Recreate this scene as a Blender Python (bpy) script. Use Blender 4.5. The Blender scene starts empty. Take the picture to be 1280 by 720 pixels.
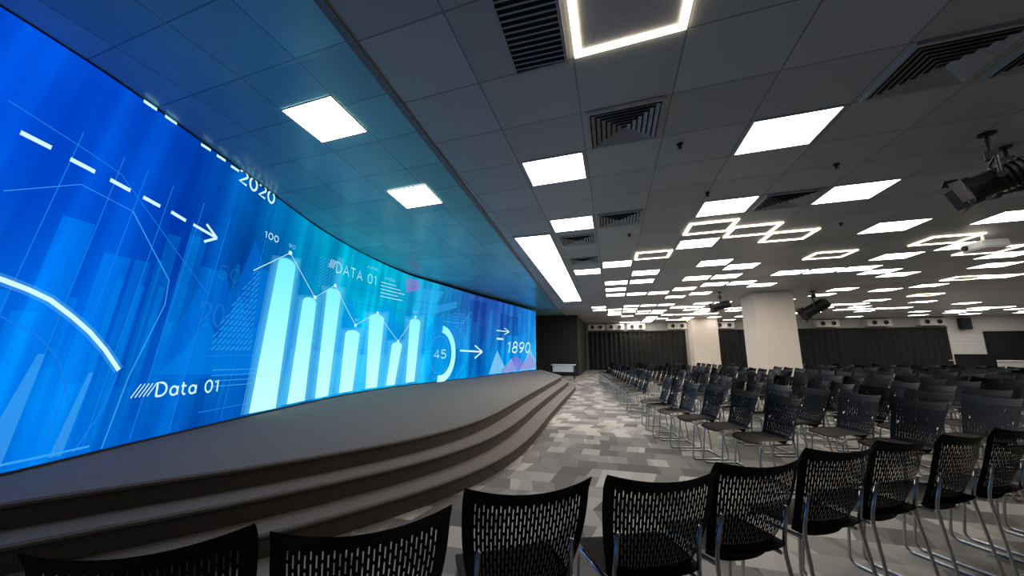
import bpy, bmesh, math, random
from mathutils import Vector, Matrix
random.seed(7)
C = bpy.context.scene.collection
bpy.context.scene.view_settings.view_transform = 'Standard'

# ------------------------------------------------------------ helpers
def link(o):
    C.objects.link(o); return o
def mesh_obj(name, bm, mats, parent=None, smooth=False):
    me = bpy.data.meshes.new(name)
    bm.normal_update()
    bm.to_mesh(me); bm.free()
    for m in (mats if isinstance(mats, (list, tuple)) else [mats]):
        me.materials.append(m)
    if smooth:
        for p in me.polygons: p.use_smooth = True
    o = bpy.data.objects.new(name, me); link(o)
    if parent: o.parent = parent
    return o
def empty(name, loc, label, cat, rz=0.0, group=None):
    o = bpy.data.objects.new(name, None); o.empty_display_size = .1
    o.location = loc; o.rotation_euler = (0, 0, rz); link(o)
    o["label"] = label; o["category"] = cat
    if group: o["group"] = group
    return o
def structure(o, label):
    o["kind"] = "structure"; o["label"] = label; o["category"] = "room"
    return o
def box(bm, c, s, rot=None, mi=0):
    r = bmesh.ops.create_cube(bm, size=1.0)
    vs = r['verts']
    M = Matrix.Translation(c) @ (rot.to_4x4() if rot else Matrix.Identity(4)) @ Matrix.Diagonal((s[0], s[1], s[2], 1))
    bmesh.ops.transform(bm, matrix=M, verts=vs)
    for v in vs:
        for f in v.link_faces: f.material_index = mi
    return vs
def cyl(bm, a, b, r, n=16, r2=None, mi=0, caps=True):
    a = Vector(a); b = Vector(b); d = b - a
    res = bmesh.ops.create_cone(bm, cap_ends=caps, segments=n, radius1=r, radius2=r if r2 is None else r2, depth=d.length)
    q = Vector((0, 0, 1)).rotation_difference(d.normalized())
    M = Matrix.Translation((a + b) / 2) @ q.to_matrix().to_4x4()
    bmesh.ops.transform(bm, matrix=M, verts=res['verts'])
    for v in res['verts']:
        for f in v.link_faces: f.material_index = mi
    return res['verts']
def tube(bm, pts, r, n=8):
    pts = [Vector(p) for p in pts]
    rings = []
    up = None
    for i, p in enumerate(pts):
        if i == 0: t = pts[1] - pts[0]
        elif i == len(pts) - 1: t = pts[-1] - pts[-2]
        else: t = (pts[i + 1] - p).normalized() + (p - pts[i - 1]).normalized()
        t.normalize()
        if up is None:
            up = Vector((1, 0, 0)) if abs(t.x) < .9 else Vector((0, 1, 0))
        up = (up - t * up.dot(t)).normalized()
        w = t.cross(up)
        rings.append([bm.verts.new(p + (up * math.cos(2 * math.pi * k / n) + w * math.sin(2 * math.pi * k / n)) * r) for k in range(n)])
    for a, b in zip(rings, rings[1:]):
        for k in range(n):
            bm.faces.new((a[k], a[(k + 1) % n], b[(k + 1) % n], b[k]))
    bm.faces.new(rings[0][::-1]); bm.faces.new(rings[-1])
def rounded(pts, rad=.04, n=4):
    pts = [Vector(p) for p in pts]; out = [pts[0]]
    for a, b, c in zip(pts, pts[1:], pts[2:]):
        d1 = (a - b); d2 = (c - b); r = min(rad, d1.length / 2.1, d2.length / 2.1)
        p1 = b + d1.normalized() * r; p2 = b + d2.normalized() * r
        for k in range(n + 1):
            t = k / n
            out.append(p1 * (1 - t) ** 2 + b * 2 * t * (1 - t) + p2 * t * t)
    out.append(pts[-1]); return out

# ------------------------------------------------------------ materials
def base_mat(name):
    m = bpy.data.materials.new(name); m.use_nodes = True
    nt = m.node_tree
    return m, nt, nt.nodes, nt.links, nt.nodes['Principled BSDF']
def pmat(name, col, rough=.6, metal=0, noise=.12, scale=30, bump=0, spec=.5):
    m, nt, N, L, b = base_mat(name)
    b.inputs['Roughness'].default_value = rough
    b.inputs['Metallic'].default_value = metal
    b.inputs['Specular IOR Level'].default_value = spec
    tc = N.new('ShaderNodeTexCoord')
    n = N.new('ShaderNodeTexNoise'); n.inputs['Scale'].default_value = scale
    n.inputs['Detail'].default_value = 4
    L.new(tc.outputs['Object'], n.inputs['Vector'])
    r = N.new('ShaderNodeValToRGB')
    r.color_ramp.elements[0].position = .3; r.color_ramp.elements[1].position = .7
    r.color_ramp.elements[0].color = tuple(c * (1 - noise) for c in col) + (1,)
    r.color_ramp.elements[1].color = tuple(min(1, c * (1 + noise)) for c in col) + (1,)
    L.new(n.outputs['Fac'], r.inputs['Fac']); L.new(r.outputs['Color'], b.inputs['Base Color'])
    if bump:
        bp = N.new('ShaderNodeBump'); bp.inputs['Strength'].default_value = bump; bp.inputs['Distance'].default_value = .01
        L.new(n.outputs['Fac'], bp.inputs['Height']); L.new(bp.outputs['Normal'], b.inputs['Normal'])
    return m
def emat(name, col, st, alpha=1.0, grad=None):
    m = bpy.data.materials.new(name); m.use_nodes = True
    N = m.node_tree.nodes; L = m.node_tree.links; N.remove(N['Principled BSDF'])
    e = N.new('ShaderNodeEmission'); e.inputs[0].default_value = tuple(col) + (1,); e.inputs[1].default_value = st
    out = e.outputs[0]
    if grad:
        tc = N.new('ShaderNodeTexCoord'); sp = N.new('ShaderNodeSeparateXYZ'); L.new(tc.outputs['Object'], sp.inputs[0])
        r = N.new('ShaderNodeMapRange'); r.inputs['From Min'].default_value = .5; r.inputs['From Max'].default_value = 2.6
        L.new(sp.outputs[2], r.inputs['Value'])
        mx = N.new('ShaderNodeMixRGB'); mx.inputs[1].default_value = tuple(col) + (1,); mx.inputs[2].default_value = tuple(grad) + (1,)
        L.new(r.outputs[0], mx.inputs[0]); L.new(mx.outputs[0], e.inputs[0])
    if alpha < 1:
        t = N.new('ShaderNodeBsdfTransparent'); mix = N.new('ShaderNodeMixShader'); mix.inputs[0].default_value = alpha
        L.new(t.outputs[0], mix.inputs[1]); L.new(out, mix.inputs[2]); out = mix.outputs[0]
    L.new(out, N['Material Output'].inputs[0])
    return m
def M_(N, L, op, a, b=None, c=None):
    n = N.new('ShaderNodeMath'); n.operation = op
    for i, v in enumerate((a, b, c)):
        if v is None: continue
        if isinstance(v, (int, float)): n.inputs[i].default_value = v
        else: L.new(v, n.inputs[i])
    return n.outputs[0]

def ceiling_mat(name, x0, px, y0, py, sh, col, rough):
    m, nt, N, L, b = base_mat(name)
    tc = N.new('ShaderNodeTexCoord'); sp = N.new('ShaderNodeSeparateXYZ')
    L.new(tc.outputs['Object'], sp.inputs[0])
    X, Y = sp.outputs[0], sp.outputs[1]
    ux = M_(N, L, 'DIVIDE', M_(N, L, 'SUBTRACT', X, x0), px)
    yy = M_(N, L, 'MULTIPLY_ADD', X, sh, Y)
    uy = M_(N, L, 'DIVIDE', M_(N, L, 'SUBTRACT', yy, y0), py)
    fx = M_(N, L, 'PINGPONG', ux, .5); fy = M_(N, L, 'PINGPONG', uy, .5)
    lx = M_(N, L, 'LESS_THAN', fx, .009); ly = M_(N, L, 'LESS_THAN', fy, .010)
    ln = M_(N, L, 'MAXIMUM', lx, ly)
    cmb = N.new('ShaderNodeCombineXYZ')
    L.new(M_(N, L, 'FLOOR', ux), cmb.inputs[0]); L.new(M_(N, L, 'FLOOR', uy), cmb.inputs[1])
    wn = N.new('ShaderNodeTexWhiteNoise'); L.new(cmb.outputs[0], wn.inputs['Vector'])
    v = M_(N, L, 'MULTIPLY_ADD', wn.outputs['Value'], .22, .89)
    hs = N.new('ShaderNodeHueSaturation'); hs.inputs['Color'].default_value = tuple(col) + (1,)
    L.new(v, hs.inputs['Value'])
    mx = N.new('ShaderNodeMixRGB'); L.new(ln, mx.inputs[0]); L.new(hs.outputs[0], mx.inputs[1])
    mx.inputs[2].default_value = tuple(c * .5 for c in col) + (1,)
    L.new(mx.outputs[0], b.inputs['Base Color'])
    b.inputs['Roughness'].default_value = rough
    bp = N.new('ShaderNodeBump'); bp.inputs['Strength'].default_value = .4; bp.inputs['Distance'].default_value = .004
    bp.invert = True
    L.new(ln, bp.inputs['Height']); L.new(bp.outputs['Normal'], b.inputs['Normal'])
    return m

def carpet_floor():
    m, nt, N, L, b = base_mat('carpet_tiles')
    tc = N.new('ShaderNodeTexCoord'); sp = N.new('ShaderNodeSeparateXYZ')
    L.new(tc.outputs['Object'], sp.inputs[0]); X, Y = sp.outputs[0], sp.outputs[1]
    def layer(pw, ph, sk, seed):
        uy = M_(N, L, 'DIVIDE', Y, ph)
        row = M_(N, L, 'FLOOR', uy)
        wr = N.new('ShaderNodeTexWhiteNoise'); wr.noise_dimensions = '1D'; L.new(M_(N, L, 'ADD', row, seed * 7.3), wr.inputs['W'])
        lean = M_(N, L, 'MULTIPLY', M_(N, L, 'SUBTRACT', wr.outputs['Value'], .5), sk)
        fr = M_(N, L, 'FRACT', uy)
        ux = M_(N, L, 'ADD', M_(N, L, 'ADD', M_(N, L, 'DIVIDE', X, pw), M_(N, L, 'MULTIPLY', fr, lean)), M_(N, L, 'MULTIPLY', row, .5))
        cmb = N.new('ShaderNodeCombineXYZ'); L.new(M_(N, L, 'FLOOR', ux), cmb.inputs[0]); L.new(row, cmb.inputs[1]); cmb.inputs[2].default_value = seed
        wn = N.new('ShaderNodeTexWhiteNoise'); L.new(cmb.outputs[0], wn.inputs['Vector'])
        return wn.outputs['Value']
    v1 = layer(.22, .27, .9, 1); v2 = layer(.44, .54, .7, 5)
    v = M_(N, L, 'ADD', M_(N, L, 'MULTIPLY', v1, .65), M_(N, L, 'MULTIPLY', v2, .35))
    r = N.new('ShaderNodeValToRGB')
    el = r.color_ramp.elements
    el[0].position = .15; el[0].color = (.14, .128, .115, 1)
    el[1].position = .82; el[1].color = (.58, .53, .465, 1)
    e = el.new(.48); e.color = (.28, .26, .23, 1)
    L.new(v, r.inputs['Fac'])
    n = N.new('ShaderNodeTexNoise'); n.inputs['Scale'].default_value = 160; n.inputs['Detail'].default_value = 3
    L.new(tc.outputs['Object'], n.inputs['Vector'])
    mx = N.new('ShaderNodeMixRGB'); mx.blend_type = 'MULTIPLY'; mx.inputs[0].default_value = .35
    L.new(r.outputs[0], mx.inputs[1]); L.new(n.outputs['Fac'], mx.inputs[2])
    L.new(mx.outputs[0], b.inputs['Base Color']); b.inputs['Roughness'].default_value = .9
    bp = N.new('ShaderNodeBump'); bp.inputs['Strength'].default_value = .3; bp.inputs['Distance'].default_value = .004
    L.new(n.outputs['Fac'], bp.inputs['Height']); L.new(bp.outputs['Normal'], b.inputs['Normal'])
    return m
def brick_mat():
    m, nt, N, L, b = base_mat('white_brick')
    tc = N.new('ShaderNodeTexCoord'); mp = N.new('ShaderNodeMapping'); mp.inputs['Rotation'].default_value = (math.pi / 2, 0, 0)
    L.new(tc.outputs['Object'], mp.inputs[0])
    t = N.new('ShaderNodeTexBrick'); t.inputs['Scale'].default_value = 1.0
    t.inputs['Brick Width'].default_value = .6; t.inputs['Row Height'].default_value = .2; t.inputs['Mortar Size'].default_value = .010
    t.inputs['Color1'].default_value = (.8, .77, .72, 1); t.inputs['Color2'].default_value = (.77, .74, .69, 1); t.inputs['Mortar'].default_value = (.64, .61, .57, 1)
    L.new(mp.outputs[0], t.inputs['Vector']); L.new(t.outputs['Color'], b.inputs['Base Color']); b.inputs['Roughness'].default_value = .8
    return m

m_floor = carpet_floor()
m_ceilR = ceiling_mat('ceiling_tiles', .18 - .34, .68, 3.53 - .2865, .573, .065, (.42, .44, .455), .42)
m_ceilL = ceiling_mat('ceiling_tiles_glow_tint', -2.64 - .31, .62, 2.63 - .28, .54, .065, (.22, .56, .58), .25)  # teal base colour paints in the cyan glow of the video wall
m_fascia = pmat('fascia_paint', (.2, .205, .21), .6)
m_wall = pmat('wall_paint', (.62, .59, .55), .8, scale=4, noise=.04)
m_black = pmat('black_wall', (.012, .012, .012), .7)
m_brick = brick_mat()
m_col = pmat('column_plaster', (.76, .67, .57), .75, noise=.015, scale=3)
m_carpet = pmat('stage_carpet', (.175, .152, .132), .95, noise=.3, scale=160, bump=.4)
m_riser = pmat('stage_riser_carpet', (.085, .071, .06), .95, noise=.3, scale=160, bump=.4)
m_plastic = pmat('black_plastic', (.011, .012, .014), .5, noise=.1, scale=60, spec=.3)
m_plastic2 = pmat('black_plastic_screen_tint', (.007, .011, .018), .55, noise=.1, scale=60, spec=.15)  # black plastic; bluish base colour stands in for screen light on the backs
m_seat = pmat('grey_brown_seat_fabric', (.075, .066, .06), .9, noise=.3, scale=200, spec=.15)
m_chrome = pmat('chrome', (.55, .55, .56), .28, 1, noise=.03)
m_vent = pmat('vent_metal', (.36, .365, .37), .5)
m_ventdark = pmat('vent_recess', (.03, .03, .032), .9)
m_lampframe = pmat('lamp_frame_paint', (.5, .5, .5), .5)
m_curtain = pmat('curtain_cloth', (.032, .031, .031), .95, noise=.3, scale=10, spec=.1)
m_ac = pmat('off_white_metal', (.78, .74, .68), .5, noise=.04)
m_white = pmat('white_laminate', (.85, .85, .84), .4, noise=.03)
m_housing = pmat('black_metal', (.012, .012, .013), .45, noise=.1, spec=.35)
m_lens = pmat('glass_lens', (.01, .011, .013), .5, noise=.05, spec=.2)
m_panel = emat('panel_light', (1, .95, .88), 9.5)
m_ring = emat('ring_light', (1, .84, .62), 8.0)
m_strip = emat('strip_light', (1, .98, .95), 7.5)
m_screenframe = pmat('screen_edge', (.01, .012, .015), .5)

# ------------------------------------------------------------ geometry of the LED wall
PTS = [(-3.7, 0.0), (-3.83, .8), (-3.96, 1.57), (-4.06, 1.95), (-4.17, 2.35), (-4.32, 2.95), (-4.49, 3.65), (-4.77, 4.95), (-4.95, 6.3), (-4.88, 7.75), (-4.51, 9.6), (-3.98, 12.3), (-3.3, 16)]
def SX(y):
    y = max(PTS[0][1], min(PTS[-1][1], y))
    for i in range(len(PTS) - 1):
        if y <= PTS[i + 1][1]:
            (x1, y1), (x2, y2) = PTS[i], PTS[i + 1]
            def sl(k):
                a = PTS[max(0, k - 1)]; b = PTS[min(len(PTS) - 1, k + 1)]
                return (b[0] - a[0]) / (b[1] - a[1])
            m1, m2 = sl(i), sl(i + 1); hh = y2 - y1; t = (y - y1) / hh
            return (2 * t ** 3 - 3 * t * t + 1) * x1 + (t ** 3 - 2 * t * t + t) * hh * m1 + (-2 * t ** 3 + 3 * t * t) * x2 + (t ** 3 - t * t) * hh * m2
def interp(tab, y):
    if y <= tab[0][0]: return tab[0][1]
    for (a, b), (c, d) in zip(tab, tab[1:]):
        if y <= c: return b + (d - b) * (y - a) / (c - a)
    return tab[-1][1]
ZT = [(0, 3.57), (2, 3.555), (3, 3.5), (4.8, 3.34), (6.3, 3.28), (8, 3.16), (11, 3.08), (16, 3.05)]
ZC = [(-3, 3.58), (2, 3.565), (3, 3.51), (4.8, 3.35), (6.3, 3.29), (8, 3.2), (10, 3.19), (26, 3.19)]
def stepx(y): return -1.38 - .06 * max(0, min(y, 16))
NEAR = .35

# ------------------------------------------------------------ room shell
def plane_obj(name, verts, mat, label):
    bm = bmesh.new(); bm.faces.new([bm.verts.new(v) for v in verts])
    return structure(mesh_obj(name, bm, mat), label)
HC = 3.17
plane_obj('floor', [(-6, -3, 0), (26, -3, 0), (26, 26.2, 0), (-6, 26.2, 0)], m_floor, 'grey and beige patchwork carpet tile floor')
bm = bmesh.new()
ys = [-3 + .5 * i for i in range(59)]
prev = None
for y in ys:
    a = bm.verts.new((stepx(y), y, HC)); b = bm.verts.new((26, y, HC))
    if prev: bm.faces.new((prev[0], a, b, prev[1]))
    prev = (a, b)
structure(mesh_obj('ceiling', bm, m_ceilR), 'dark grey suspended tile ceiling over the audience')
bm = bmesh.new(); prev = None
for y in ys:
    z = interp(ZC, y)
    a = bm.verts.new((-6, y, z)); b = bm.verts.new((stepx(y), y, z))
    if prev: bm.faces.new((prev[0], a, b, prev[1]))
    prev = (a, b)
structure(mesh_obj('ceiling_stage', bm, m_ceilL), 'raised suspended tile ceiling above the stage, tinted teal with the screen glow')
bm = bmesh.new(); prev = None
for y in ys:
    z = max(interp(ZC, y), HC + .01)
    x = stepx(y)
    q = [bm.verts.new((x - .03, y, HC - .012)), bm.verts.new((x + .03, y, HC - .012)), bm.verts.new((x + .03, y, HC + .002)), bm.verts.new((x - .03, y, z))]
    if prev:
        for i in range(4): bm.faces.new((prev[i], q[i], q[(i + 1) % 4], prev[(i + 1) % 4]))
    prev = q
structure(mesh_obj('trim_1', bm, m_fascia), 'painted edge trim where the ceiling steps up')
def wallbox(name, a, b, mat, label):
    bm = bmesh.new()
    c = [(a[i] + b[i]) / 2 for i in range(3)]; s = [abs(a[i] - b[i]) for i in range(3)]
    box(bm, c, s); return structure(mesh_obj(name, bm, mat), label)
wallbox('wall_back', (-1.75, 26, 0), (26, 26.2, 3.6), m_wall, 'grey painted rear wall above the curtains')
wallbox('wall_rear_brick', (17.95, 25.8, 0), (26, 25.99, 3.165), m_brick, 'pale painted brick section of the rear wall')
wallbox('wall_right', (26, -3, 0), (26.2, 26.2, 3.6), m_wall, 'grey painted side wall')
wallbox('wall_left', (-6.2, -3, 0), (-6, 26.2, 3.9), m_black, 'dark wall hidden behind the video wall')
wallbox('wall_front', (-6, -3.2, 0), (26, -3, 3.9), m_wall, 'grey wall behind the audience')
wallbox('wall_stage_end', (-6, 19.4, 0), (-1.75, 26, 3.16), m_black, 'black painted wall block beyond the stage end')

# ------------------------------------------------------------ LED wall
scr = empty('led_video_wall', (SX(6), 6, .45), 'huge curved blue LED video wall showing data charts', 'video wall')
def to_local(o):
    o.parent = scr; o.matrix_parent_inverse = Matrix.Translation(scr.location).inverted()
    return o
def screen_mat():
    m = bpy.data.materials.new('screen_image'); m.use_nodes = True
    N = m.node_tree.nodes; L = m.node_tree.links; N.remove(N['Principled BSDF'])
    tc = N.new('ShaderNodeTexCoord'); sp = N.new('ShaderNodeSeparateXYZ'); L.new(tc.outputs['Object'], sp.inputs[0])
    Y, Z = sp.outputs[1], sp.outputs[2]
    def ramp(fac, els):
        r = N.new('ShaderNodeValToRGB'); e = r.color_ramp.elements
        e[0].position, e[0].color = els[0][0], els[0][1] + (1,)
        e[1].position, e[1].color = els[-1][0], els[-1][1] + (1,)
        for p, c in els[1:-1]:
            k = e.new(p); k.color = c + (1,)
        L.new(fac, r.inputs[0]); return r.outputs[0]
    yn = M_(N, L, 'DIVIDE', Y, 16.0)
    top = ramp(yn, [(0, (0, .07, .70)), (.10, (0, .075, .66)), (.16, (.0, .055, .44)), (.23, (.0, .12, .42)), (.33, (0, .32, .55)), (.44, (0, .48, .70)), (.56, (.01, .30, .62)), (.68, (.02, .08, .38)), (.82, (.02, .12, .5)), (1, (.01, .26, .75))])
    bot = ramp(yn, [(0, (0, .33, .98)), (.09, (0, .20, .85)), (.14, (0, .09, .52)), (.22, (0, .10, .5)), (.3, (0, .32, .76)), (.42, (0, .50, .95)), (.55, (0, .34, .8)), (.7, (0, .18, .6)), (.85, (0, .3, .8)), (1, (.03, .45, .98))])
    zf = N.new('ShaderNodeMapRange'); zf.inputs['From Min'].default_value = .45; zf.inputs['From Max'].default_value = 2.8
    zf.interpolation_type = 'SMOOTHSTEP'; L.new(Z, zf.inputs['Value'])
    mx = N.new('ShaderNodeMixRGB'); L.new(zf.outputs[0], mx.inputs[0]); L.new(bot, mx.inputs[1]); L.new(top, mx.inputs[2])
    sl = M_(N, L, 'MULTIPLY_ADD', Z, -.16, Y)
    cm = N.new('ShaderNodeCombineXYZ'); L.new(M_(N, L, 'MULTIPLY', sl, 2.2), cm.inputs[0])
    n = N.new('ShaderNodeTexNoise'); n.inputs['Scale'].default_value = 1; n.inputs['Detail'].default_value = 3; L.new(cm.outputs[0], n.inputs['Vector'])
    br = ramp(n.outputs['Fac'], [(.36, (.6, .62, .75)), (.5, (1, 1, 1)), (.66, (1.1, 1.6, 1.35))])
    m2 = N.new('ShaderNodeMixRGB'); m2.blend_type = 'MULTIPLY'; m2.inputs[0].default_value = 1; L.new(mx.outputs[0], m2.inputs[1]); L.new(br, m2.inputs[2])
    col = m2.outputs[0]
    for wdt, zb, seed, add in ((.33, 1.15, 3, (.0, .07, .15)), (.21, .85, 9, (.0, .07, .13)), (.09, .6, 4, (.0, .07, .12))):
        s2 = M_(N, L, 'DIVIDE', M_(N, L, 'MULTIPLY_ADD', Z, -.12, Y), wdt)
        fl = M_(N, L, 'FLOOR', s2)
        cc = N.new('ShaderNodeCombineXYZ'); L.new(fl, cc.inputs[0]); cc.inputs[1].default_value = seed
        wn = N.new('ShaderNodeTexWhiteNoise'); L.new(cc.outputs[0], wn.inputs['Vector'])
        hgt = M_(N, L, 'MULTIPLY_ADD', wn.outputs['Value'], 2.6, -.3 + zb * .5)
        below = M_(N, L, 'LESS_THAN', Z, hgt)
        inside = M_(N, L, 'LESS_THAN', M_(N, L, 'FRACT', s2), .62)
        fade = N.new('ShaderNodeMapRange'); fade.inputs['From Min'].default_value = .3; fade.inputs['From Max'].default_value = 2.4; L.new(Z, fade.inputs['Value'])
        k = M_(N, L, 'MULTIPLY', M_(N, L, 'MULTIPLY', below, inside), fade.outputs[0])
        ad = N.new('ShaderNodeMixRGB'); ad.blend_type = 'ADD'; L.new(k, ad.inputs[0]); L.new(col, ad.inputs[1]); ad.inputs[2].default_value = add + (1,)
        col = ad.outputs[0]
    n2 = N.new('ShaderNodeTexNoise'); n2.inputs['Scale'].default_value = .7; L.new(tc.outputs['Object'], n2.inputs['Vector'])
    b2 = ramp(n2.outputs['Fac'], [(.3, (.6, .65, .8)), (.7, (1.2, 1.25, 1.15))])
    m3 = N.new('ShaderNodeMixRGB'); m3.blend_type = 'MULTIPLY'; m3.inputs[0].default_value = 1; L.new(col, m3.inputs[1]); L.new(b2, m3.inputs[2])
    e = N.new('ShaderNodeEmission'); e.inputs[1].default_value = 1.0; L.new(m3.outputs[0], e.inputs[0]); L.new(e.outputs[0], N['Material Output'].inputs[0])
    return m
m_screen = screen_mat()
bm = bmesh.new(); prev = None; NS = 120
for i in range(NS + 1):
    y = NEAR + (16 - NEAR) * i / NS
    a = bm.verts.new((SX(y), y, .47)); b = bm.verts.new((SX(y), y, interp(ZT, y)))
    if prev: bm.faces.new((prev[0], a, b, prev[1]))
    prev = (a, b)
to_local(mesh_obj('display_surface', bm, m_screen))
bm = bmesh.new(); prev = None
for i in range(NS + 1):
    y = NEAR + (16 - NEAR) * i / NS
    zt = interp(ZT, y); x = SX(y)
    q = [bm.verts.new(v) for v in ((x + .012, y, .452), (x + .012, y, .47), (x - .005, y, .47), (x - .005, y, zt - .004), (x + .012, y, zt - .004), (x + .012, y, zt + .008), (x - .12, y, zt + .008), (x - .12, y, .452))]
    if prev:
        for k in range(8): bm.faces.new((prev[k], q[k], q[(k + 1) % 8], prev[(k + 1) % 8]))
    else: bm.faces.new(q)
    prev = q
bm.faces.new(prev[::-1])
to_local(mesh_obj('bezel', bm, m_screenframe))

def conform(bm, lay):
    ysn = [v.co.y for v in bm.verts]
    lo, hi = min(ysn), max(ysn)
    k = math.ceil(lo / .15)
    while k * .15 < hi:
        g = bm.verts[:] + bm.edges[:] + bm.faces[:]
        bmesh.ops.bisect_plane(bm, geom=g, plane_co=(0, k * .15, 0), plane_no=(0, 1, 0))
        k += 1
    for v in bm.verts:
        v.co.y = min(v.co.y, 15.95)
        v.co.z = min(v.co.z, interp(ZT, v.co.y) - .005)
        v.co.x = SX(v.co.y) + .004 + .004 * lay
def shape(bm, poly):
    f = bm.faces.new([bm.verts.new((0, p[0], p[1])) for p in poly])
def stroke(bm, pts, w, closed=False):
    P = [Vector((p[0], p[1])) for p in pts]
    n = len(P); L_, R_ = [], []
    for i in range(n):
        if closed: a, b = P[(i - 1) % n], P[(i + 1) % n]
        else: a, b = P[max(0, i - 1)], P[min(n - 1, i + 1)]
        t = (b - a).normalized(); nn = Vector((-t.y, t.x)) * w / 2
        L_.append(bm.verts.new((0, P[i].x + nn.x, P[i].y + nn.y))); R_.append(bm.verts.new((0, P[i].x - nn.x, P[i].y - nn.y)))
    for i in range(n if closed else n - 1):
        j = (i + 1) % n
        bm.faces.new((L_[i], R_[i], R_[j], L_[j]))
# monoline sans lettering
def ar(cx, cy, rx, ry, a0, a1, n=10):
    return [(cx + rx * math.cos(math.radians(a0 + (a1 - a0) * i / n)), cy + ry * math.sin(math.radians(a0 + (a1 - a0) * i / n))) for i in range(n + 1)]
GL = {
 'D': (.62, [[(0, 0), (0, 1), (.22, 1)] + ar(.22, .5, .38, .5, 90, -90) + [(0, 0)]]),
 'A': (.66, [[(0, 0), (.33, 1), (.66, 0)], [(.13, .33), (.53, .33)]]),
 'T': (.58, [[(0, 1), (.58, 1)], [(.29, 1), (.29, 0)]]),
 'a': (.48, [ar(.24, .33, .24, .33, 0, 360, 16), [(.48, .68), (.48, 0)]]),
 't': (.34, [[(.12, .95), (.12, .15), (.2, 0), (.34, 0)], [(0, .66), (.34, .66)]]),
 '0': (.56, [ar(.28, .5, .28, .5, 90, 450, 18)]),
 '1': (.3, [[(0, .8), (.22, 1), (.22, 0)]]),
 '2': (.54, [ar(.27, .73, .27, .27, 170, -30, 9) + [(0, 0), (.54, 0)]]),
 '4': (.58, [[(.44, 0), (.44, 1), (0, .27), (.58, .27)]]),
 '5': (.54, [[(.5, 1), (.08, 1), (.05, .57)] + ar(.25, .31, .29, .31, 120, -150, 10)]),
 '6': (.54, [ar(.27, .3, .27, .3, 0, 360, 14), [(.02, .38), (.12, .75), (.42, 1)]]),
 '8': (.54, [ar(.27, .75, .22, .25, 0, 360, 14), ar(.27, .26, .27, .26, 0, 360, 14)]),
 '9': (.54, [ar(.27, .7, .27, .3, 0, 360, 14), [(.52, .62), (.42, .25), (.12, 0)]]),
 'J': (.4, [[(.4, 1), (.4, .25)] + ar(.2, .22, .2, .22, 0, -180, 8)]),
 'U': (.56, [[(0, 1), (0, .28)] + ar(.28, .28, .28, .28, 180, 360, 8) + [(.56, 1)]]),
 'N': (.58, [[(0, 0), (0, 1)], [(0, 1), (.58, 0)], [(.58, 0), (.58, 1)]]),
 'E': (.48, [[(.48, 1), (0, 1), (0, 0), (.48, 0)], [(0, .52), (.42, .52)]]),
 'M': (.7, [[(0, 0), (0, 1)], [(0, 1), (.35, .3)], [(.35, .3), (.7, 1)], [(.7, 1), (.7, 0)]]),
 'O': (.62, [ar(.31, .5, .31, .5, 90, 450, 18)]),
 ' ': (.25, []),
}
def text(bm, s, y0, y1, z0, z1, slope=0, wt=.16, shear=0):
    tot = sum(GL[c][0] for c in s) + .24 * (len(s) - 1)
    k = (y1 - y0) / tot; hh = z1 - z0; x = 0
    for c in s:
        w, strokes = GL[c]
        for st in strokes:
            pts = []
            for px_, pz in st:
                f = (x + px_) / tot
                pts.append((y0 + (x + px_) * k + shear * pz, z0 + pz * hh + slope * f))
            stroke(bm, pts, wt * hh)
        x += w + .24
def done(name, bm, mat, lay, label=None):
    conform(bm, lay)
    o = to_local(mesh_obj(name, bm, mat))
    if label: o['label'] = label
def circ(cy, cz, ry, rz, a0, a1, n=40):
    return [(cy + ry * math.sin(math.radians(a0 + (a1 - a0) * i / n)), cz + rz * math.cos(math.radians(a0 + (a1 - a0) * i / n))) for i in range(n + 1)]

g_bar = emat('graphic_bright_cyan', (.48, .95, 1.0), 1.2, grad=(.15, .75, 1.0))
g_white = emat('graphic_white', (.62, .93, 1.0), 1.05)
g_small = emat('graphic_small_caption', (.25, .65, .9), 1.0)
g_line = emat('graphic_line', (.04, .36, .88), 1.0)
g_faint = emat('graphic_faint_line', (.01, .2, .78), 1.0)
g_soft = emat('graphic_soft_blue', (.0, .25, .85), 1.0, alpha=.4)
g_mid = emat('graphic_mid_blue', (.0, .15, .7), 1.0, alpha=.5)
g_haze = emat('graphic_cyan_haze', (.12, .65, 1.0), 1.0, alpha=.22)
g_cyan = emat('graphic_cyan_area', (.03, .42, .9), 1.0, alpha=.5)
g_pale = emat('graphic_pale_area', (.25, .68, .95), 1.0, alpha=.7)
g_dark = emat('graphic_navy', (.0, .02, .22), 1.0, alpha=.35)
g_mag = emat('graphic_magenta_wave', (.35, .10, .55), 1.0, alpha=.5)
g_ghost = emat('graphic_ghost_figures', (.02, .24, .7), 1.0, alpha=.3)

bm = bmesh.new()
shape(bm, [(2.45, 1.3), (2.62, 1.5), (2.81, 1.95), (2.95, 1.75), (3.1, 2.2), (3.23, 1.9), (3.49, 2.71), (3.75, 2.3), (4.0, 2.5), (4.5, 1.7), (5.1, 1.26), (5.1, .9), (2.45, 1.0)])
done('mountain_chart', bm, g_mid, 0)
bm = bmesh.new()
shape(bm, [(2.5, 1.05), (2.75, 1.3), (2.95, 1.65), (3.1, 1.4), (3.35, 1.95), (3.6, 1.5), (3.95, 1.9), (4.3, 1.2), (4.3, .95)])
shape(bm, [(8.5, 1.6), (9.0, 2.3), (9.4, 1.9), (9.9, 2.4), (10.3, 1.7), (10.3, 1.3), (8.5, 1.3)])
shape(bm, [(5.2, 1.2), (5.9, 2.3), (6.4, 1.7), (7.1, 2.5), (7.8, 1.6), (8.4, 2.1), (8.6, 1.2)])
done('lower_mountain_chart', bm, g_soft, 1)
bm = bmesh.new()
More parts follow.
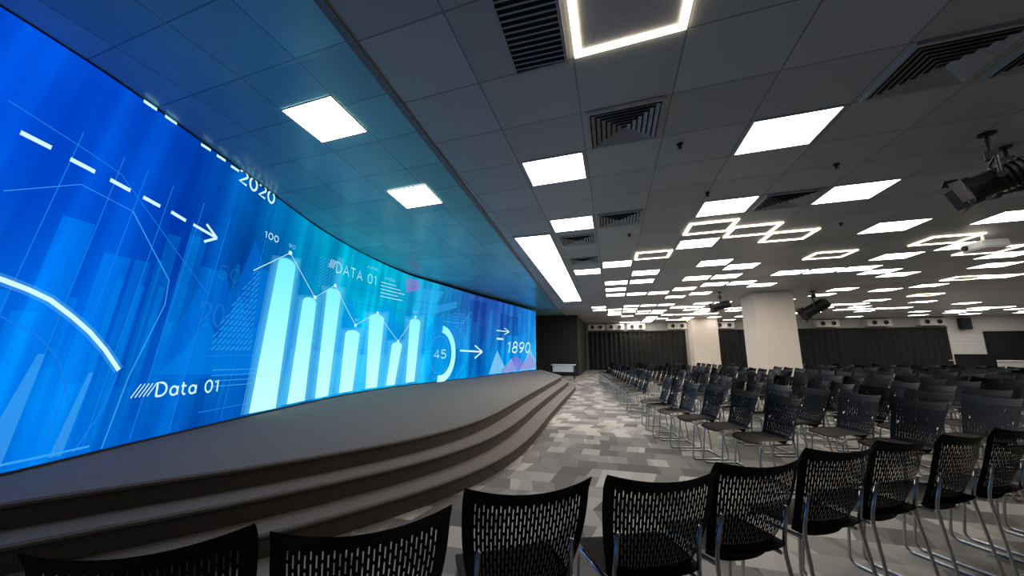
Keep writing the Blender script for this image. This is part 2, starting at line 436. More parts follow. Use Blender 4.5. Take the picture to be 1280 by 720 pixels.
shape(bm, [(11.8, .5), (12.1, .95), (12.4, 1.3), (12.7, .95), (13.0, .7), (13.5, 1.0), (14.0, .5)])
shape(bm, [(14.2, .5), (14.9, 1.0), (15.3, 1.4), (15.9, .9), (15.9, .5)])
done('pale_peak_chart', bm, g_pale, 1)
bm = bmesh.new()
shape(bm, [(12.7, .6), (13.3, .85), (13.9, 1.1), (14.6, .8), (15.3, 1.15), (15.9, .8), (15.9, .55), (12.7, .5)])
shape(bm, [(7.8, 2.7), (8.3, 2.85), (8.25, 3.1), (7.75, 3.05)])
done('magenta_wave_chart', bm, g_mag, 1.6)
bm = bmesh.new()
shape(bm, [(8.0, 2.25), (9.9, 2.75), (9.9, 2.55), (8.3, 2.1)])
shape(bm, [(8.1, 2.3), (8.9, 2.5), (9.3, 2.95), (8.3, 2.9)])
done('cyan_chart_area', bm, g_cyan, 1)
bm = bmesh.new()
shape(bm, [(10.6, .5), (11.6, .5), (11.6, 2.9), (10.6, 2.9)])
shape(bm, [(12.6, 1.9), (14.2, 1.85), (14.2, 2.6), (12.6, 2.65)])
done('dark_chart_panel', bm, g_dark, 0)
BARS = [((3.93, 2.5), (4.30, 2.62), (4.20, .48), (3.72, .49)), ((4.55, 2.03), (4.89, 2.12), (4.83, .5), (4.43, .5)), ((5.15, 2.28), (5.57, 2.38), (5.44, .5), (5.09, .5)),
        ((5.81, 1.58), (6.27, 1.66), (6.17, .51), (5.76, .51)), ((6.55, 1.96), (7.05, 2.05), (6.95, .51), (6.58, .51)), ((7.37, 1.4), (7.73, 1.44), (7.54, .51), (7.25, .51)), ((7.97, 1.98), (8.36, 2.06), (8.23, .53), (7.93, .52))]
for b in BARS:
    bm = bmesh.new()
    c = (b[0][0] + b[1][0]) / 2; w = (b[1][0] - b[0][0]) / 2; zt = (b[0][1] + b[1][1]) / 2
    cap = [(c + w * math.cos(math.radians(t)), zt - .02 + .08 * math.sin(math.radians(t))) for t in range(180, -1, -30)]
    shape(bm, [b[3]] + cap + [b[2]])
    done('chart_bar', bm, g_bar, 3)
for sc, lay in ((.12, 2), (.08, 2.3), (.04, 2.6)):
    bm = bmesh.new()
    for b in BARS:
        s_ = sc * (.6 + .12 * b[0][0])
        shape(bm, [(b[3][0] - s_, b[3][1]), (b[0][0] - s_, b[0][1] + s_ * .7), (b[1][0] + s_, b[1][1] + s_ * .7), (b[2][0] + s_, b[2][1])])
    if lay == 2:
        shape(bm, [(4.25, .5), (4.4, 1.3), (6.5, 1.2), (8.6, 1.1), (8.6, .5)])
        shape(bm, [(1.42, .5), (1.62, 1.25), (1.66, 1.25), (1.56, .5)])
        shape(bm, [(1.8, .5), (1.95, 1.1), (1.98, 1.1), (1.88, .5)])
        shape(bm, [(5.3, 2.2), (5.4, 3.0), (5.6, 3.0), (5.5, 2.2)])
    done('bar_halo', bm, g_haze, lay)
bm = bmesh.new()
for k in range(9):
    y = 3.05 + k * .065
    for j in range(14):
        z = 1.28 + j * .075
        if z < 1.5 + k * .11: stroke(bm, [(y, z), (y + .055, z + .055)], .009)
for k in range(5):
    for j in range(9):
        stroke(bm, [(4.9 + k * .09, 2.35 + j * .06), (4.97 + k * .09, 2.40 + j * .06)], .012)
for k in range(5):
    for j in range(12):
        stroke(bm, [(9.75 + k * .12, 1.35 + j * .09), (9.85 + k * .12, 1.42 + j * .09)], .02)
done('hatched_bars', bm, g_line, 2)
bm = bmesh.new()
for y in (1.25, 1.55, 1.75, 2.0, 2.35, 2.7, 3.3, 3.6, 8.9, 9.6, 10.3):
    stroke(bm, [(y, .5), (y + .35, 3.0 - .1 * (y - 1))], .004 + .0018 * y)
for z in (.62, 1.22, 1.3): stroke(bm, [(3.0, z), (9.0, z)], .01)
for z in (1.5, 1.85, 2.2, 2.5): stroke(bm, [(4.3, z), (9.6, z + .05)], .009)
for y in (4.45, 5.02, 5.68, 6.42, 7.2, 7.85, 8.5): stroke(bm, [(y, 1.1), (y + .1, 2.7)], .012)
stroke(bm, [(1.2, 2.95), (1.9, 2.78), (2.9, 1.9)], .008)
stroke(bm, [(2.16, 1.11), (2.1, .8), (1.95, .5)], .012)
stroke(bm, [(1.1, 1.55), (1.4, 1.5), (1.6, 1.38), (1.75, 1.2), (1.85, .9), (1.87, .5)], .008)
done('faint_line_grid', bm, g_faint, 1.8)
bm = bmesh.new()
for z in (1.06, 1.0, .94, .88):
    stroke(bm, [(3.1, z), (3.72 + (z - .9), z - .02)], .008)
stroke(bm, [(2.04, 2.50), (2.46, 1.96), (2.46, 1.72), (2.25, 1.05), (2.14, .48)], .010)
stroke(bm, [(1.28, 2.33), (1.65, 2.56), (2.04, 2.50)], .005)
stroke(bm, [(9.3, 2.1), (10.2, 2.1), (10.7, 2.5)], .02)
stroke(bm, [(9.9, .5), (10.4, .9), (10.4, 1.7), (9.9, 2.0)], .02)
stroke(bm, [(13.8, .5), (14.8, 1.25), (15.9, 1.4)], .03)
stroke(bm, circ(9.17, 1.18, .42, .5, 0, 360)[:-1], .02, True)
for k in range(24):
    a = math.radians(k * 15)
    stroke(bm, [(9.17 + .5 * math.sin(a), 1.18 + .6 * math.cos(a)), (9.17 + .58 * math.sin(a), 1.18 + .69 * math.cos(a))], .02)
stroke(bm, [(1.2, .53), (2.05, .52)], .016)
done('thin_line_grid', bm, g_line, 2.2)
LG = [(3.5, 2.3), (4.15, 2.72), (4.84, 2.15), (5.37, 2.45), (6.11, 1.78), (6.81, 2.1), (7.58, 1.5), (8.16, 2.13)]
bm = bmesh.new(); stroke(bm, LG, .012)
for p in LG[1:]:
    shape(bm, circ(p[0], p[1], .04, .032, 0, 360, 12)[:-1])
done('line_graph', bm, g_white, 4)
bm = bmesh.new()
stroke(bm, circ(9.2, 1.2, .58, .68, 5, 190), .2)
done('ring_gauge', bm, g_bar, 4)
bm = bmesh.new()
for a, b in (((1.27, 2.765), (1.46, 2.745)), ((1.54, 2.72), (1.73, 2.70)), ((1.81, 2.69), (2.0, 2.67)), ((2.08, 2.66), (2.27, 2.64)), ((2.35, 2.63), (2.54, 2.60))):
    stroke(bm, [(a[0] + .015, a[1]), (b[0] - .015, b[1])], .034)
stroke(bm, [(2.61, 2.59), (2.88, 2.545)], .03)
stroke(bm, [(2.76, 2.65), (2.91, 2.54)], .028); stroke(bm, [(2.91, 2.54), (2.76, 2.45)], .028)
stroke(bm, [(10.1, 1.29), (11.3, 1.25)], .05)
stroke(bm, [(10.9, 1.45), (11.35, 1.25)], .05); stroke(bm, [(11.35, 1.25), (10.9, 1.05)], .05)
stroke(bm, [(12.3, 2.0), (13.2, 2.0)], .035); stroke(bm, [(12.9, 2.12), (13.3, 2.0)], .035); stroke(bm, [(13.3, 2.0), (12.9, 1.88)], .035)
done('dashed_arrows', bm, g_white, 4)
bm = bmesh.new()
A = [(.9, 1.83), (1.15, 1.80), (1.37, 1.74), (1.5, 1.695), (1.62, 1.64), (1.77, 1.53), (1.90, 1.42), (2.03, 1.28), (2.16, 1.11)]
stroke(bm, A, .034)
done('arc_line', bm, g_white, 3)
bm = bmesh.new(); stroke(bm, A, .08); done('arc_halo', bm, g_haze, 2.4)
bm = bmesh.new()
text(bm, 'Data 01', 2.51, 3.20, .85, .975, slope=-.03, wt=.15)
for k in range(5):
    stroke(bm, [(2.29 + k * .035, .86), (2.36 + k * .035, .975)], .009)
text(bm, 'DATA 01', 5.36, 6.69, 2.70, 2.89, wt=.08)
for k in range(4):
    stroke(bm, [(5.12 + k * .045, 2.74), (5.2 + k * .045, 2.9)], .012)
text(bm, '2020', 3.10, 3.70, 3.34, 3.50, slope=-.05, wt=.18)
text(bm, '100', 3.61, 3.87, 2.79, 2.875, wt=.15)
text(bm, '45', 8.92, 9.42, 1.08, 1.3, wt=.12)
for z in (2.80, 2.72, 2.64, 2.56, 2.48): stroke(bm, [(6.85, z), (7.8 - (z * 7 % .4), z)], .012)
for y0, z0 in ((1.95, 3.53), (2.15, 3.525), (2.55, 3.48), (2.75, 3.47), (2.95, 3.45)):
    stroke(bm, [(y0, z0), (y0 + .12, z0)], .03)
text(bm, '1890', 13.1, 15.2, 1.22, 1.62, wt=.16, shear=.12)
shape(bm, [(12.3, 1.68), (12.8, 1.68), (12.8, 1.74), (12.3, 1.74)])
done('caption_text', bm, g_white, 5)
bm = bmesh.new()
text(bm, '90', 4.10, 4.24, 2.80, 2.85)
text(bm, '60', 6.08, 6.22, 1.86, 1.91)
text(bm, '80', 8.08, 8.26, 2.22, 2.28)
text(bm, 'JUNE', 6.35, 6.7, 3.02, 3.07, wt=.18)
text(bm, 'MON', 7.0, 7.35, 2.88, 2.94, wt=.18)
done('small_caption_text', bm, g_small, 5)
bm = bmesh.new(); text(bm, '20', 2.85, 3.15, 1.55, 1.8, wt=.12); text(bm, '50', 3.0, 3.3, 2.1, 2.25, wt=.12)
done('faint_caption_text', bm, g_ghost, 1.6)

# ------------------------------------------------------------ stage with steps
E1 = [(-3.84, .6), (-3.6, .93), (-3.29, 1.33), (-3.0, 1.69), (-2.62, 2.15), (-2.27, 2.65), (-1.93, 3.25), (-1.72, 3.85), (-1.62, 4.5), (-1.60, 5.4), (-1.64, 7.0), (-1.67, 9.5), (-1.70, 12.0), (-1.85, 12.9), (-3.1, 16.2)]
def catmull(P, n=6):
    out = []
    for i in range(len(P) - 1):
        p0, p1, p2, p3 = [Vector(P[max(0, min(len(P) - 1, i + k))]) for k in (-1, 0, 1, 2)]
        for j in range(n):
            t = j / n
            out.append(.5 * ((2 * p1) + (-p0 + p2) * t + (2 * p0 - 5 * p1 + 4 * p2 - p3) * t * t + (-p0 + 3 * p1 - 3 * p2 + p3) * t ** 3))
    out.append(Vector(P[-1])); return out
EC = catmull(E1)
def offset(P, d):
    out = []
    for i, p in enumerate(P):
        t = (P[min(i + 1, len(P) - 1)] - P[max(i - 1, 0)]).normalized()
        out.append(p + Vector((t.y, -t.x)) * d)
    return out
stage = empty('stage', (-3, 8, 0), 'low grey carpeted stage with curved steps below the video wall', 'stage')
def slab(name, edge, z0, z1):
    bm = bmesh.new()
    prevq = None
    for i, p in enumerate(edge):
        t = (edge[min(i + 1, len(edge) - 1)] - edge[max(i - 1, 0)]).normalized(); nn = Vector((t.y, -t.x))
        bx = -5.6
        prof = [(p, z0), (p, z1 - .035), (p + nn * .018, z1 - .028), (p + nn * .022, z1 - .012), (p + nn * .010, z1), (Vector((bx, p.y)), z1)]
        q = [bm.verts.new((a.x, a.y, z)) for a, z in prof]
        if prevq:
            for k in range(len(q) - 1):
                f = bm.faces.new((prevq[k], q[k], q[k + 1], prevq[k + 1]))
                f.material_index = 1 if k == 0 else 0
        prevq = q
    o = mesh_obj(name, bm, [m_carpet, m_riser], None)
    o.parent = stage; o.matrix_parent_inverse = Matrix.Translation(stage.location).inverted()
    return o
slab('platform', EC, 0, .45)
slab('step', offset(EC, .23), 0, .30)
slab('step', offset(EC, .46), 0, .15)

# ------------------------------------------------------------ ceiling fixtures
SH = .065
def gp(i, j):
    x = .18 + .68 * i
    return x, 3.53 + .573 * j - SH * x
def sq(bm, cx, cy, hx, hy, z, mi=0):
    f = bm.faces.new([bm.verts.new((cx + a * hx, cy + b * hy - SH * a * hx, z)) for a, b in ((-1, -1), (-1, 1), (1, 1), (1, -1))])
    f.material_index = mi
def ringbox(bm, hx, hy, w, z0, z1):
    def loop(h, k, z): return [bm.verts.new((a * h, b * k - SH * a * h, z)) for a, b in ((-1, -1), (1, -1), (1, 1), (-1, 1))]
    o0, o1, i0, i1 = loop(hx, hy, z0), loop(hx, hy, z1), loop(hx - w, hy - w, z0), loop(hx - w, hy - w, z1)
    for k in range(4):
        n = (k + 1) % 4
        bm.faces.new((o0[k], o0[n], o1[n], o1[k])); bm.faces.new((i0[n], i0[k], i1[k], i1[n]))
        bm.faces.new((i0[k], i0[n], o0[n], o0[k])); bm.faces.new((o1[k], o1[n], i1[n], i1[k]))
def copy_thing(src, loc, rz=None, label=None):
    n = src.copy(); C.objects.link(n); n.location = loc
    if rz is not None: n.rotation_euler = (0, 0, rz)
    if label: n['label'] = label
    for ch in src.children:
        c = ch.copy(); c.parent = n; C.objects.link(c)
    return n
x, y = gp(-1, 0)
panel = empty('square_panel_light', (x, y, HC), 'square white LED panel light set in the tile ceiling', 'ceiling light', group='square ceiling light panels')
bm = bmesh.new(); ringbox(bm, .315, .28, .015, -.006, .001); mesh_obj('frame', bm, m_lampframe, panel)
bm = bmesh.new(); sq(bm, 0, 0, .302, .268, -.004); mesh_obj('diffuser', bm, m_panel, panel)
used = {(-1, 0)}
PAN = [(-1, 3), (2, 0), (4, 3), (2, 3), (2, 6), (3, 9), (6, 6), (9, 9), (12, 13), (5, 0), (0, 8), (-1, 9), (0, 12), (9, 13), (3, 15), (4, 17), (6, 15), (7, 12), (12, 19), (8, 6), (11, 11), (14, 13)]
FR = [(0, -3), (1, 7), (2, 4.45), (3, 5.1), (4, 6), (6, 9), (8, 8), (13, 16), (10, 10)]
VE = [(0, -1), (0, 3), (-1, 4.4), (-1, 7), (3, 3), (3, -1), (4, -1)]
for k in PAN:
    used.add(k); x, y = gp(*k); copy_thing(panel, (x, y, HC))
for k in FR + VE: used.add((k[0], int(round(k[1]))))
x, y = gp(0, -3)
ring = empty('square_ring_light', (x, y, HC), 'square ring light glowing warm white around a grey tile', 'ceiling light', group='square ring lights')
bm = bmesh.new(); ringbox(bm, .33, .275, .042, -.014, .001); mesh_obj('glowing_ring', bm, m_ring, ring)
bm = bmesh.new(); sq(bm, 0, 0, .287, .232, -.004); mesh_obj('center_tile', bm, m_lampframe, ring)
for k in FR[1:]:
    x, y = gp(*k); copy_thing(ring, (x, y, HC))
for j in range(10, 39):
    for i in range(-1, 30):
        if (i, j) in used or (i, j - 1) in used or (i, j + 1) in used: continue
        if (i + 1, j) in used and random.random() < .6: continue
        x, y = gp(i, j)
        if y > 25.3 or x < -1.0 or x > .92 * y or j % 2: continue
        if 4.2 < x < 6.1 and 12.7 < y < 15: continue
        r = random.random()
        if r < .26:
            copy_thing(panel, (x, y, HC)); used.add((i, j))
        elif r < .28:
            copy_thing(ring, (x, y, HC)); used.add((i, j))
for (x, y) in ((-2.64, 2.63), (-2.56, 4.21)):
    z = interp(ZC, y); sl = (interp(ZC, y + .2) - interp(ZC, y - .2)) / .4
    n = copy_thing(panel, (x, y, z - .008), label='square white LED panel light in the raised stage ceiling')
    n.rotation_euler = (math.atan(sl), 0, 0); n.scale = (.98, .95, 1)
st = empty('linear_strip_light', (-1.35, 9.7, HC), 'long bright white strip light running beside the ceiling step', 'ceiling light')
bm = bmesh.new()
P = [(-1.52, 5.65), (-.90, 5.63), (-1.05, 13.8), (-1.74, 13.85)]
bm.faces.new([bm.verts.new((p[0] + 1.35, p[1] - 9.7, -.012)) for p in P][::-1]); mesh_obj('diffuser', bm, m_strip, st)
bm = bmesh.new()
for a, b in zip(P, P[1:] + P[:1]):
    a = Vector((a[0] + 1.35, a[1] - 9.7, -.0085)); b = Vector((b[0] + 1.35, b[1] - 9.7, -.0085))
    d = b - a; ang = math.atan2(d.y, d.x)
    box(bm, (a + b) / 2, (d.length + .02, .025, .018), Matrix.Rotation(ang, 3, 'Z'))
mesh_obj('frame', bm, m_lampframe, st)
x, y = gp(*VE[0])
vent = empty('air_vent', (x, y, HC), 'square grey ceiling air diffuser with concentric louvres', 'air vent', group='square ceiling air diffusers')
bm = bmesh.new(); ringbox(bm, .30, .275, .025, -.018, .001); mesh_obj('frame', bm, m_vent, vent)
bm = bmesh.new()
for k in range(6):
    hx = .262 - k * .042
    hy = hx * .91
    lo = [bm.verts.new((a * hx, b * hy - SH * a * hx, -.024)) for a, b in ((-1, -1), (1, -1), (1, 1), (-1, 1))]
    li = [bm.verts.new((a * (hx - .026), b * (hy - .026) - SH * a * hx, -.010)) for a, b in ((-1, -1), (1, -1), (1, 1), (-1, 1))]
    for q in range(4): bm.faces.new((lo[q], lo[(q + 1) % 4], li[(q + 1) % 4], li[q]))
mesh_obj('louvres', bm, m_vent, vent)
bm = bmesh.new(); sq(bm, 0, 0, .277, .252, -.003); mesh_obj('dark_recess', bm, m_ventdark, vent)
for k in VE[1:]:
    x, y = gp(*k); copy_thing(vent, (x, y, HC))
gv = empty('slotted_air_grille', (-.38, 1.80, HC), 'rectangular grey ceiling air grille with parallel slats', 'air vent')
bm = bmesh.new(); ringbox(bm, .185, .33, .02, -.018, .001); mesh_obj('frame', bm, m_vent, gv)
bm = bmesh.new()
for k in range(15):
    box(bm, (0, -.29 + k * .0415, -.012), (.33, .019, .005), Matrix.Rotation(.5, 3, 'X'))
mesh_obj('slats', bm, m_vent, gv)
bm = bmesh.new(); sq(bm, 0, 0, .165, .31, -.003); mesh_obj('dark_recess', bm, m_ventdark, gv)
for k, (x, y) in enumerate(((.69, 3.37), (2.31, 4.2), (1.2, 4.6), (.35, 6.0), (3.4, 6.3))):
    bm = bmesh.new(); cyl(bm, (0, 0, -.012), (0, 0, .001), .028, 16); cyl(bm, (0, 0, -.04), (0, 0, -.012), .01, 10, .016); cyl(bm, (0, 0, -.045), (0, 0, -.04), .02, 12)
    o = mesh_obj('sprinkler_head', bm, m_housing); o.location = (x, y, HC); o['label'] = 'small dark sprinkler head on the tile ceiling'; o['category'] = 'sprinkler'; o['group'] = 'ceiling sprinklers'

# ------------------------------------------------------------ columns
def column(x0, x1, y0, y1, lab):
    cx, cy = (x0 + x1) / 2, (y0 + y1) / 2
    e = empty('column', (cx, cy, 0), lab, 'column')
    bm = bmesh.new(); box(bm, (0, 0, 1.585), (x1 - x0, y1 - y0, 3.17)); bmesh.ops.bevel(bm, geom=bm.edges[:], offset=.012, segments=2, affect='EDGES')
    mesh_obj('shaft', bm, m_col, e)
    bm = bmesh.new(); box(bm, (0, 0, .05), (x1 - x0 + .04, y1 - y0 + .04, .1)); mesh_obj('skirting', bm, m_housing, e)
column(4.5, 5.58, 13.2, 14.5, 'thick square cream plaster column among the chairs')
column(4.55, 5.9, 23.2, 24.4, 'square cream plaster column near the rear curtains')

# ------------------------------------------------------------ curtains
def curtain(x0, x1, h, lab):
    e = empty('curtain', ((x0 + x1) / 2, 25.72, 0), lab, 'curtain', group='black rear curtains')
    bm = bmesh.new(); n = int((x1 - x0) / .035); pv = None
    for i in range(n + 1):
        x = x0 + (x1 - x0) * i / n - (x0 + x1) / 2
        y = .055 * math.sin(i * .7) + .02 * math.sin(i * .37)
        q = (bm.verts.new((x, y, .005)), bm.verts.new((x, y * .7, h)))
        if pv: bm.faces.new((pv[0], q[0], q[1], pv[1]))
        pv = q
    mesh_obj('pleated_cloth', bm, m_curtain, e, True)
    bm = bmesh.new(); box(bm, (0, .0, h + .03), (x1 - x0, .14, .06)); mesh_obj('curtain_rail', bm, m_housing, e)
curtain(-1.6, 4.6, 2.55, 'black pleated curtain along the rear wall')
curtain(6.4, 8.6, 2.55, 'narrow black pleated curtain between the columns')
curtain(10.8, 17.9, 2.55, 'wide black pleated curtain along the rear wall')

vu = empty('ventilation_unit', (-1.0, 25.81, 2.9), 'off-white wall ventilation box with two round nozzles', 'ventilation unit', group='ventilation boxes above the curtains')
bm = bmesh.new(); box(bm, (0, 0, 0), (1.15, .38, .42)); bmesh.ops.bevel(bm, geom=bm.edges[:], offset=.015, segments=2, affect='EDGES'); mesh_obj('housing', bm, m_ac, vu)
for sx in (-.27, .27):
    bm = bmesh.new(); cyl(bm, (sx, -.19, 0), (sx, -.24, 0), .16, 20, .14); cyl(bm, (sx, -.24, 0), (sx, -.245, 0), .12, 20, mi=1)
    mesh_obj('nozzle', bm, [m_ac, m_ventdark], vu)
for x in (.25, 1.6, 4.15, 12.4, 14.9, 17.3, 6.9): copy_thing(vu, (x, 25.81, 2.9))

e = empty('wall_mounted_board', (20.4, 25.77, 1.55), 'dark framed board on the pale brick wall', 'board')
bm = bmesh.new(); box(bm, (0, 0, 0), (1.75, .04, 1.45)); mesh_obj('panel', bm, m_black, e)
bm = bmesh.new()
for c, s in (((0, -.01, .75), (1.9, .07, .07)), ((0, -.01, -.75), (1.9, .07, .07)), ((.915, -.01, 0), (.07, .07, 1.5)), ((-.915, -.01, 0), (.07, .07, 1.5))): box(bm, c, s)
mesh_obj('frame', bm, m_housing, e)
def speaker(x, y, z, lab, s=1.0):
    e = empty('loudspeaker', (x, y, z), lab, 'speaker')
    bm = bmesh.new(); box(bm, (0, 0, 0), (.42 * s, .3 * s, .62 * s)); bmesh.ops.bevel(bm, geom=bm.edges[:], offset=.02, segments=2, affect='EDGES'); mesh_obj('cabinet', bm, m_housing, e)
    bm = bmesh.new(); cyl(bm, (0, -.15 * s, -.08 * s), (0, -.16 * s, -.08 * s), .12 * s, 20); cyl(bm, (0, -.15 * s, .15 * s), (0, -.16 * s, .15 * s), .06 * s, 20); mesh_obj('speaker_cone', bm, m_plastic, e)
    bm = bmesh.new(); box(bm, (0, .20 * s, 0), (.08 * s, .11 * s, .2 * s)); mesh_obj('bracket', bm, m_housing, e)
speaker(18.6, 25.55, 2.75, 'black loudspeaker mounted on the pale brick wall')
def table(x, y, w, d, lab, h=.74, mp=.25):
    e = empty('table', (x, y, 0), lab, 'table')
    bm = bmesh.new(); box(bm, (0, 0, h - .015), (w, d, .03)); mesh_obj('table_top', bm, m_white, e)
    bm = bmesh.new(); box(bm, (0, -d * .38, h - .03 - mp / 2), (w * .94, .02, mp)); mesh_obj('modesty_panel', bm, m_white, e)
    for sx in (-1, 1):
        for sy in (-1, 1):
            bm = bmesh.new(); cyl(bm, (sx * w * .45, sy * d * .42, 0), (sx * w * .45, sy * d * .42, h - .03), .02, 10); mesh_obj('leg', bm, m_housing, e)
    return e
table(-2.25, 17.3, 1.1, .6, 'small white table beyond the end of the stage', .66, .3)
table(17.0, 22.6, 2.4, .7, 'long white table near the pale brick wall', .85)
table(12.1, 16.6, 2.0, .7, 'white table carrying a black monitor', .62)
e = empty('monitor', (12.15, 16.6, .62), 'black flat monitor standing on a white table', 'monitor', rz=math.radians(-30))
bm = bmesh.new(); box(bm, (0, 0, .30), (.9, .04, .50)); bmesh.ops.bevel(bm, geom=bm.edges[:], offset=.008, segments=2, affect='EDGES'); mesh_obj('display', bm, m_housing, e)
bm = bmesh.new(); box(bm, (0, .03, .08), (.06, .03, .16)); cyl(bm, (0, .03, 0), (0, .03, .012), .12, 20); mesh_obj('stand', bm, m_housing, e)

# ------------------------------------------------------------ theatre spotlights
def spotlight(x, y, z, rz, tilt, lab, s=1.0, ztop=HC, grp='ceiling-hung theatre spotlights'):
    e = empty('theatre_spotlight', (x, y, z), lab, 'spotlight', rz=rz, group=grp)
    R = Matrix.Rotation(tilt, 4, 'X')
    def fin(bm, name, mats, rot=True, sm=False):
        if rot: bmesh.ops.transform(bm, matrix=R, verts=bm.verts)
        bmesh.ops.scale(bm, vec=(s, s, s), verts=bm.verts)
        return mesh_obj(name, bm, mats, e, sm)
    bm = bmesh.new()
    cyl(bm, (0, -.17, 0), (0, .12, 0), .095, 24); cyl(bm, (0, -.22, 0), (0, -.17, 0), .07, 24, .095)
    for k in range(5): cyl(bm, (0, -.15 + k * .035, 0), (0, -.138 + k * .035, 0), .108, 24)
    cyl(bm, (0, .12, 0), (0, .17, 0), .115, 24)
    fin(bm, 'housing', m_housing)
    bm = bmesh.new(); cyl(bm, (0, .165, 0), (0, .176, 0), .095, 24, .08); fin(bm, 'lens', m_lens)
    for sz in (1, -1):
        bm = bmesh.new(); box(bm, (0, .21, sz * .12), (.18, .08, .004), Matrix.Rotation(-sz * -.35, 3, 'X')); fin(bm, 'barn_door', m_housing)
    for sx in (-1, 1):
        bm = bmesh.new(); box(bm, (sx * .12, .21, 0), (.004, .08, .18), Matrix.Rotation(sx * -.35, 3, 'Z')); fin(bm, 'barn_door', m_housing)
    bm = bmesh.new()
    tube(bm, rounded([(-.13, 0, 0), (-.13, 0, .17), (.13, 0, .17), (.13, 0, 0)], .03), .011, 8)
    cyl(bm, (-.145, 0, 0), (-.1, 0, 0), .025, 12); cyl(bm, (.1, 0, 0), (.145, 0, 0), .025, 12)
    fin(bm, 'yoke', m_housing, False)
    bm = bmesh.new(); cyl(bm, (0, 0, .17), (0, 0, (ztop - z) / s + .001), .014, 10); box(bm, (0, 0, .21), (.06, .07, .07)); cyl(bm, (0, 0, (ztop - z) / s - .014), (0, 0, (ztop - z) / s + .001), .05, 16)
    fin(bm, 'hanging_bracket', m_housing, False)
spotlight(3.28, 3.92, 2.73, math.radians(60), math.radians(-18), 'black theatre spotlight with barn doors hanging from the ceiling', 1.1)
spotlight(3.66, 4.25, 2.82, math.radians(75), math.radians(-10), 'black theatre spotlight hanging beside another one')
spotlight(3.45, 13.0, 2.72, math.radians(75), math.radians(-12), 'black theatre spotlight near the square column', 1.3)
spotlight(6.3, 13.6, 2.62, math.radians(60), math.radians(-30), 'black theatre spotlight beside the square column', 1.8)
e = empty('overhead_projector', (6.0, 7.6, 2.98), 'white projector hung under the tile ceiling', 'projector', rz=math.radians(90))
bm = bmesh.new(); box(bm, (0, 0, 0), (.42, .34, .13)); bmesh.ops.bevel(bm, geom=bm.edges[:], offset=.02, segments=2, affect='EDGES'); mesh_obj('body', bm, m_white, e)
bm = bmesh.new(); cyl(bm, (.1, .17, 0), (.1, .2, 0), .045, 20); mesh_obj('lens', bm, m_lens, e)
bm = bmesh.new(); cyl(bm, (0, 0, .065), (0, 0, .191), .02, 12); mesh_obj('mounting_pole', bm, m_white, e)

# ------------------------------------------------------------ chairs
chair = empty('stacking_chair', (0, 0, 0), 'black plastic chair with slotted back and chrome sled legs', 'chair', group='audience chairs')
def make_back(ncol, frac, q, W=.45):
    bm = bmesh.new()
    mgn = .034
    xs = [-W / 2, -W / 2 + .006, -W / 2 + mgn * .55]
    pitch = (W - 2 * mgn) / ncol
    slots = {}
    for k in range(ncol):
        a = -W / 2 + mgn + k * pitch + pitch * (.5 - frac / 2); b = a + pitch * frac
        slots[len(xs)] = k; xs += [a, b]
    xs += [W / 2 - mgn * .55, W / 2 - .006, W / 2]
    z0, z1 = .40, .83
    zs = [z0, z0 + .03, z0 + .06]
    zz = z0 + .08; nz = int((z1 - .05 - zz) / q)
    zst = len(zs)
    zs += [zz + i * q for i in range(nz + 1)]
    zs += [z1 - .02, z1 - .008, z1]
    def backpt(x, z):
        t = (z - z0) / (z1 - z0)
        a = abs(x) / (W / 2)
        wsc = .76 + .24 * math.sin(min(1, t * 1.2) * math.pi / 2)
        if t > .97: wsc *= 1 - .012 * (t - .97) / .03
        y = -.185 - .10 * t ** 1.25 + .62 * x * x * (1.1 + .2 * t) + (.05 * (1 - t) ** 3)
        y -= .022 * max(0, t - .90) / .10
        zo = z + (t ** 3) * (.024 * a * a - .014) + (.03 * a ** 4) * (1 - t) ** 3
        return (x * wsc, y, zo)
    grid = [[bm.verts.new(backpt(x, z)) for z in zs] for x in xs]
    for i in range(len(xs) - 1):
        for j in range(len(zs) - 1):
            hole = False
            if i in slots and zst <= j < zst + nz:
                jj = j - zst + (2 if slots[i] % 2 else 0)
                if jj % 4 != 3: hole = True
            if not hole: bm.faces.new((grid[i][j], grid[i + 1][j], grid[i + 1][j + 1], grid[i][j + 1]))
    for v in [v for v in bm.verts if not v.link_faces]: bm.verts.remove(v)
    bmesh.ops.solidify(bm, geom=bm.faces[:], thickness=.013)
    return bm
back = mesh_obj('backrest', make_back(28, .26, .0115), m_plastic, chair, False)
bm = bmesh.new(); n = 12; g = []
for i in range(n + 1):
    r_ = []
    for j in range(n + 1):
        u = -1 + 2 * i / n; v = -1 + 2 * j / n
        k = 1 - .10 * (abs(u) ** 4) * (abs(v) ** 4)
        x = u * .205 * k * (1 - .04 * (v < 0) * abs(v)); y = v * .205 * k + .01
        z = .452 - .012 * (1 - u * u) - (.03 * max(0, v) ** 3) + .012 * max(0, -v) ** 3
        r_.append(bm.verts.new((x, y, z)))
    g.append(r_)
for i in range(n):
    for j in range(n): bm.faces.new((g[i][j], g[i + 1][j], g[i + 1][j + 1], g[i][j + 1]))
bmesh.ops.solidify(bm, geom=bm.faces[:], thickness=.028)
mesh_obj('seat', bm, m_seat, chair, True)
for sx in (-1, 1):
    bm = bmesh.new()
    tube(bm, rounded([(sx * .165, -.205, .62), (sx * .172, -.165, .44), (sx * .195, -.225, .0095), (sx * .20, .20, .0095), (sx * .19, .15, .405), (sx * .17, -.15, .415)], .045, 4), .0085, 8)
    mesh_obj('sled_leg', bm, m_chrome, chair, True)
bm = bmesh.new(); tube(bm, [(-.19, .13, .405), (.19, .13, .405)], .008, 8); mesh_obj('cross_bar', bm, m_chrome, chair, True)
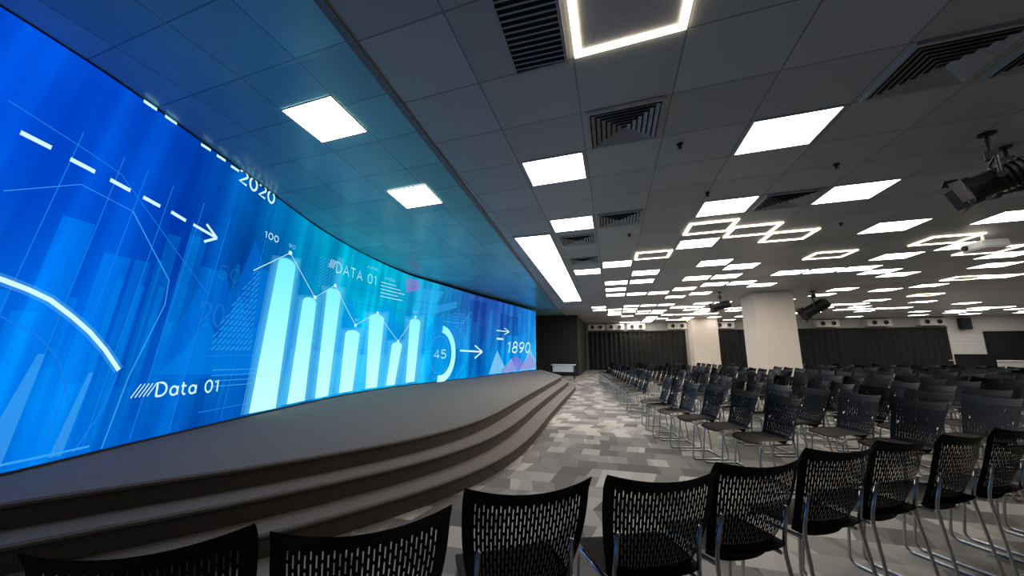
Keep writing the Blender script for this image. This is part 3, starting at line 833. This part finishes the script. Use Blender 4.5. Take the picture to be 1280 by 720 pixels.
bm = bmesh.new(); tube(bm, [(-.2, -.18, .012), (.2, -.18, .012)], .008, 8); mesh_obj('cross_bar', bm, m_chrome, chair, True)

def facing(th): return Vector((-math.sin(th), math.cos(th)))
FRONT = [(-1.55, .38), (-1.08, .67), (-.64, .90), (-.28, 1.265), (.165, 1.50), (.57, 1.785), (1.02, 2.13), (1.42, 2.40), (1.85, 2.66), (2.27, 2.93), (2.7, 3.18), (3.12, 3.45)]
rots = [33, 33, 36, 30, 25, 29, 29, 33, 33, 33, 32, 33]
first = True
for (x, y), a in zip(FRONT, rots):
    th = math.radians(a); f = facing(th)
    loc = Vector((x, y)) + f * .27
    if first:
        chair.location = (loc.x, loc.y, 0); chair.rotation_euler = (0, 0, th); first = False
    else:
        copy_thing(chair, (loc.x, loc.y, 0), th)
row_chair = copy_thing(chair, (0, 0, 0), 0, label='black plastic chair facing the screen, slotted back tinted with blue screen light')
rb = [c for c in row_chair.children if c.name.startswith('backrest')][0]
tmp = mesh_obj('tmp', make_back(16, .12, .0167, .46), m_plastic2); rb.data = tmp.data; rb.data.name = 'backrest_fine'; bpy.data.objects.remove(tmp)
def rowA(y):
    if y < 6: return 1.0 + .6 * (6 - y) / 1.6
    return 1.0 - .12 * (y - 6)
used_first = False
for k in range(11):
    y = 4.3
    while y < 15.8:
        x = rowA(y) + k * 1.06 + .004 * k * (y - 4)
        sl = 14 if y < 6 else 5
        a = math.radians(90 + sl)
        f = facing(a); cx, cy = x + f.x * .27, y + f.y * .27
        ok = x < .90 * y + .3 and not (4.0 < cx < 6.1 and 12.7 < cy < 15.0) and not (k == 0 and 6.9 < y < 8.2)
        if ok:
            if not used_first:
                row_chair.location = (cx, cy, 0); row_chair.rotation_euler = (0, 0, a); used_first = True
            else: copy_thing(row_chair, (cx, cy, 0), a)
        y += .49 if y < 9 else .52

# ------------------------------------------------------------ world + camera
w = bpy.data.worlds.new('World'); bpy.context.scene.world = w; w.use_nodes = True
w.node_tree.nodes['Background'].inputs[0].default_value = (.5, .55, .6, 1)
w.node_tree.nodes['Background'].inputs[1].default_value = .02
cd = bpy.data.cameras.new('camera'); cam = bpy.data.objects.new('camera', cd); link(cam)
cd.sensor_width = 36; cd.lens = 450 / 1280 * 36; cd.clip_end = 100; cd.clip_start = .02
cam.location = (0, 0, 1.27); cam.rotation_euler = (math.radians(90) + math.atan(79 / 450), 0, math.radians(15.4))
bpy.context.scene.camera = cam
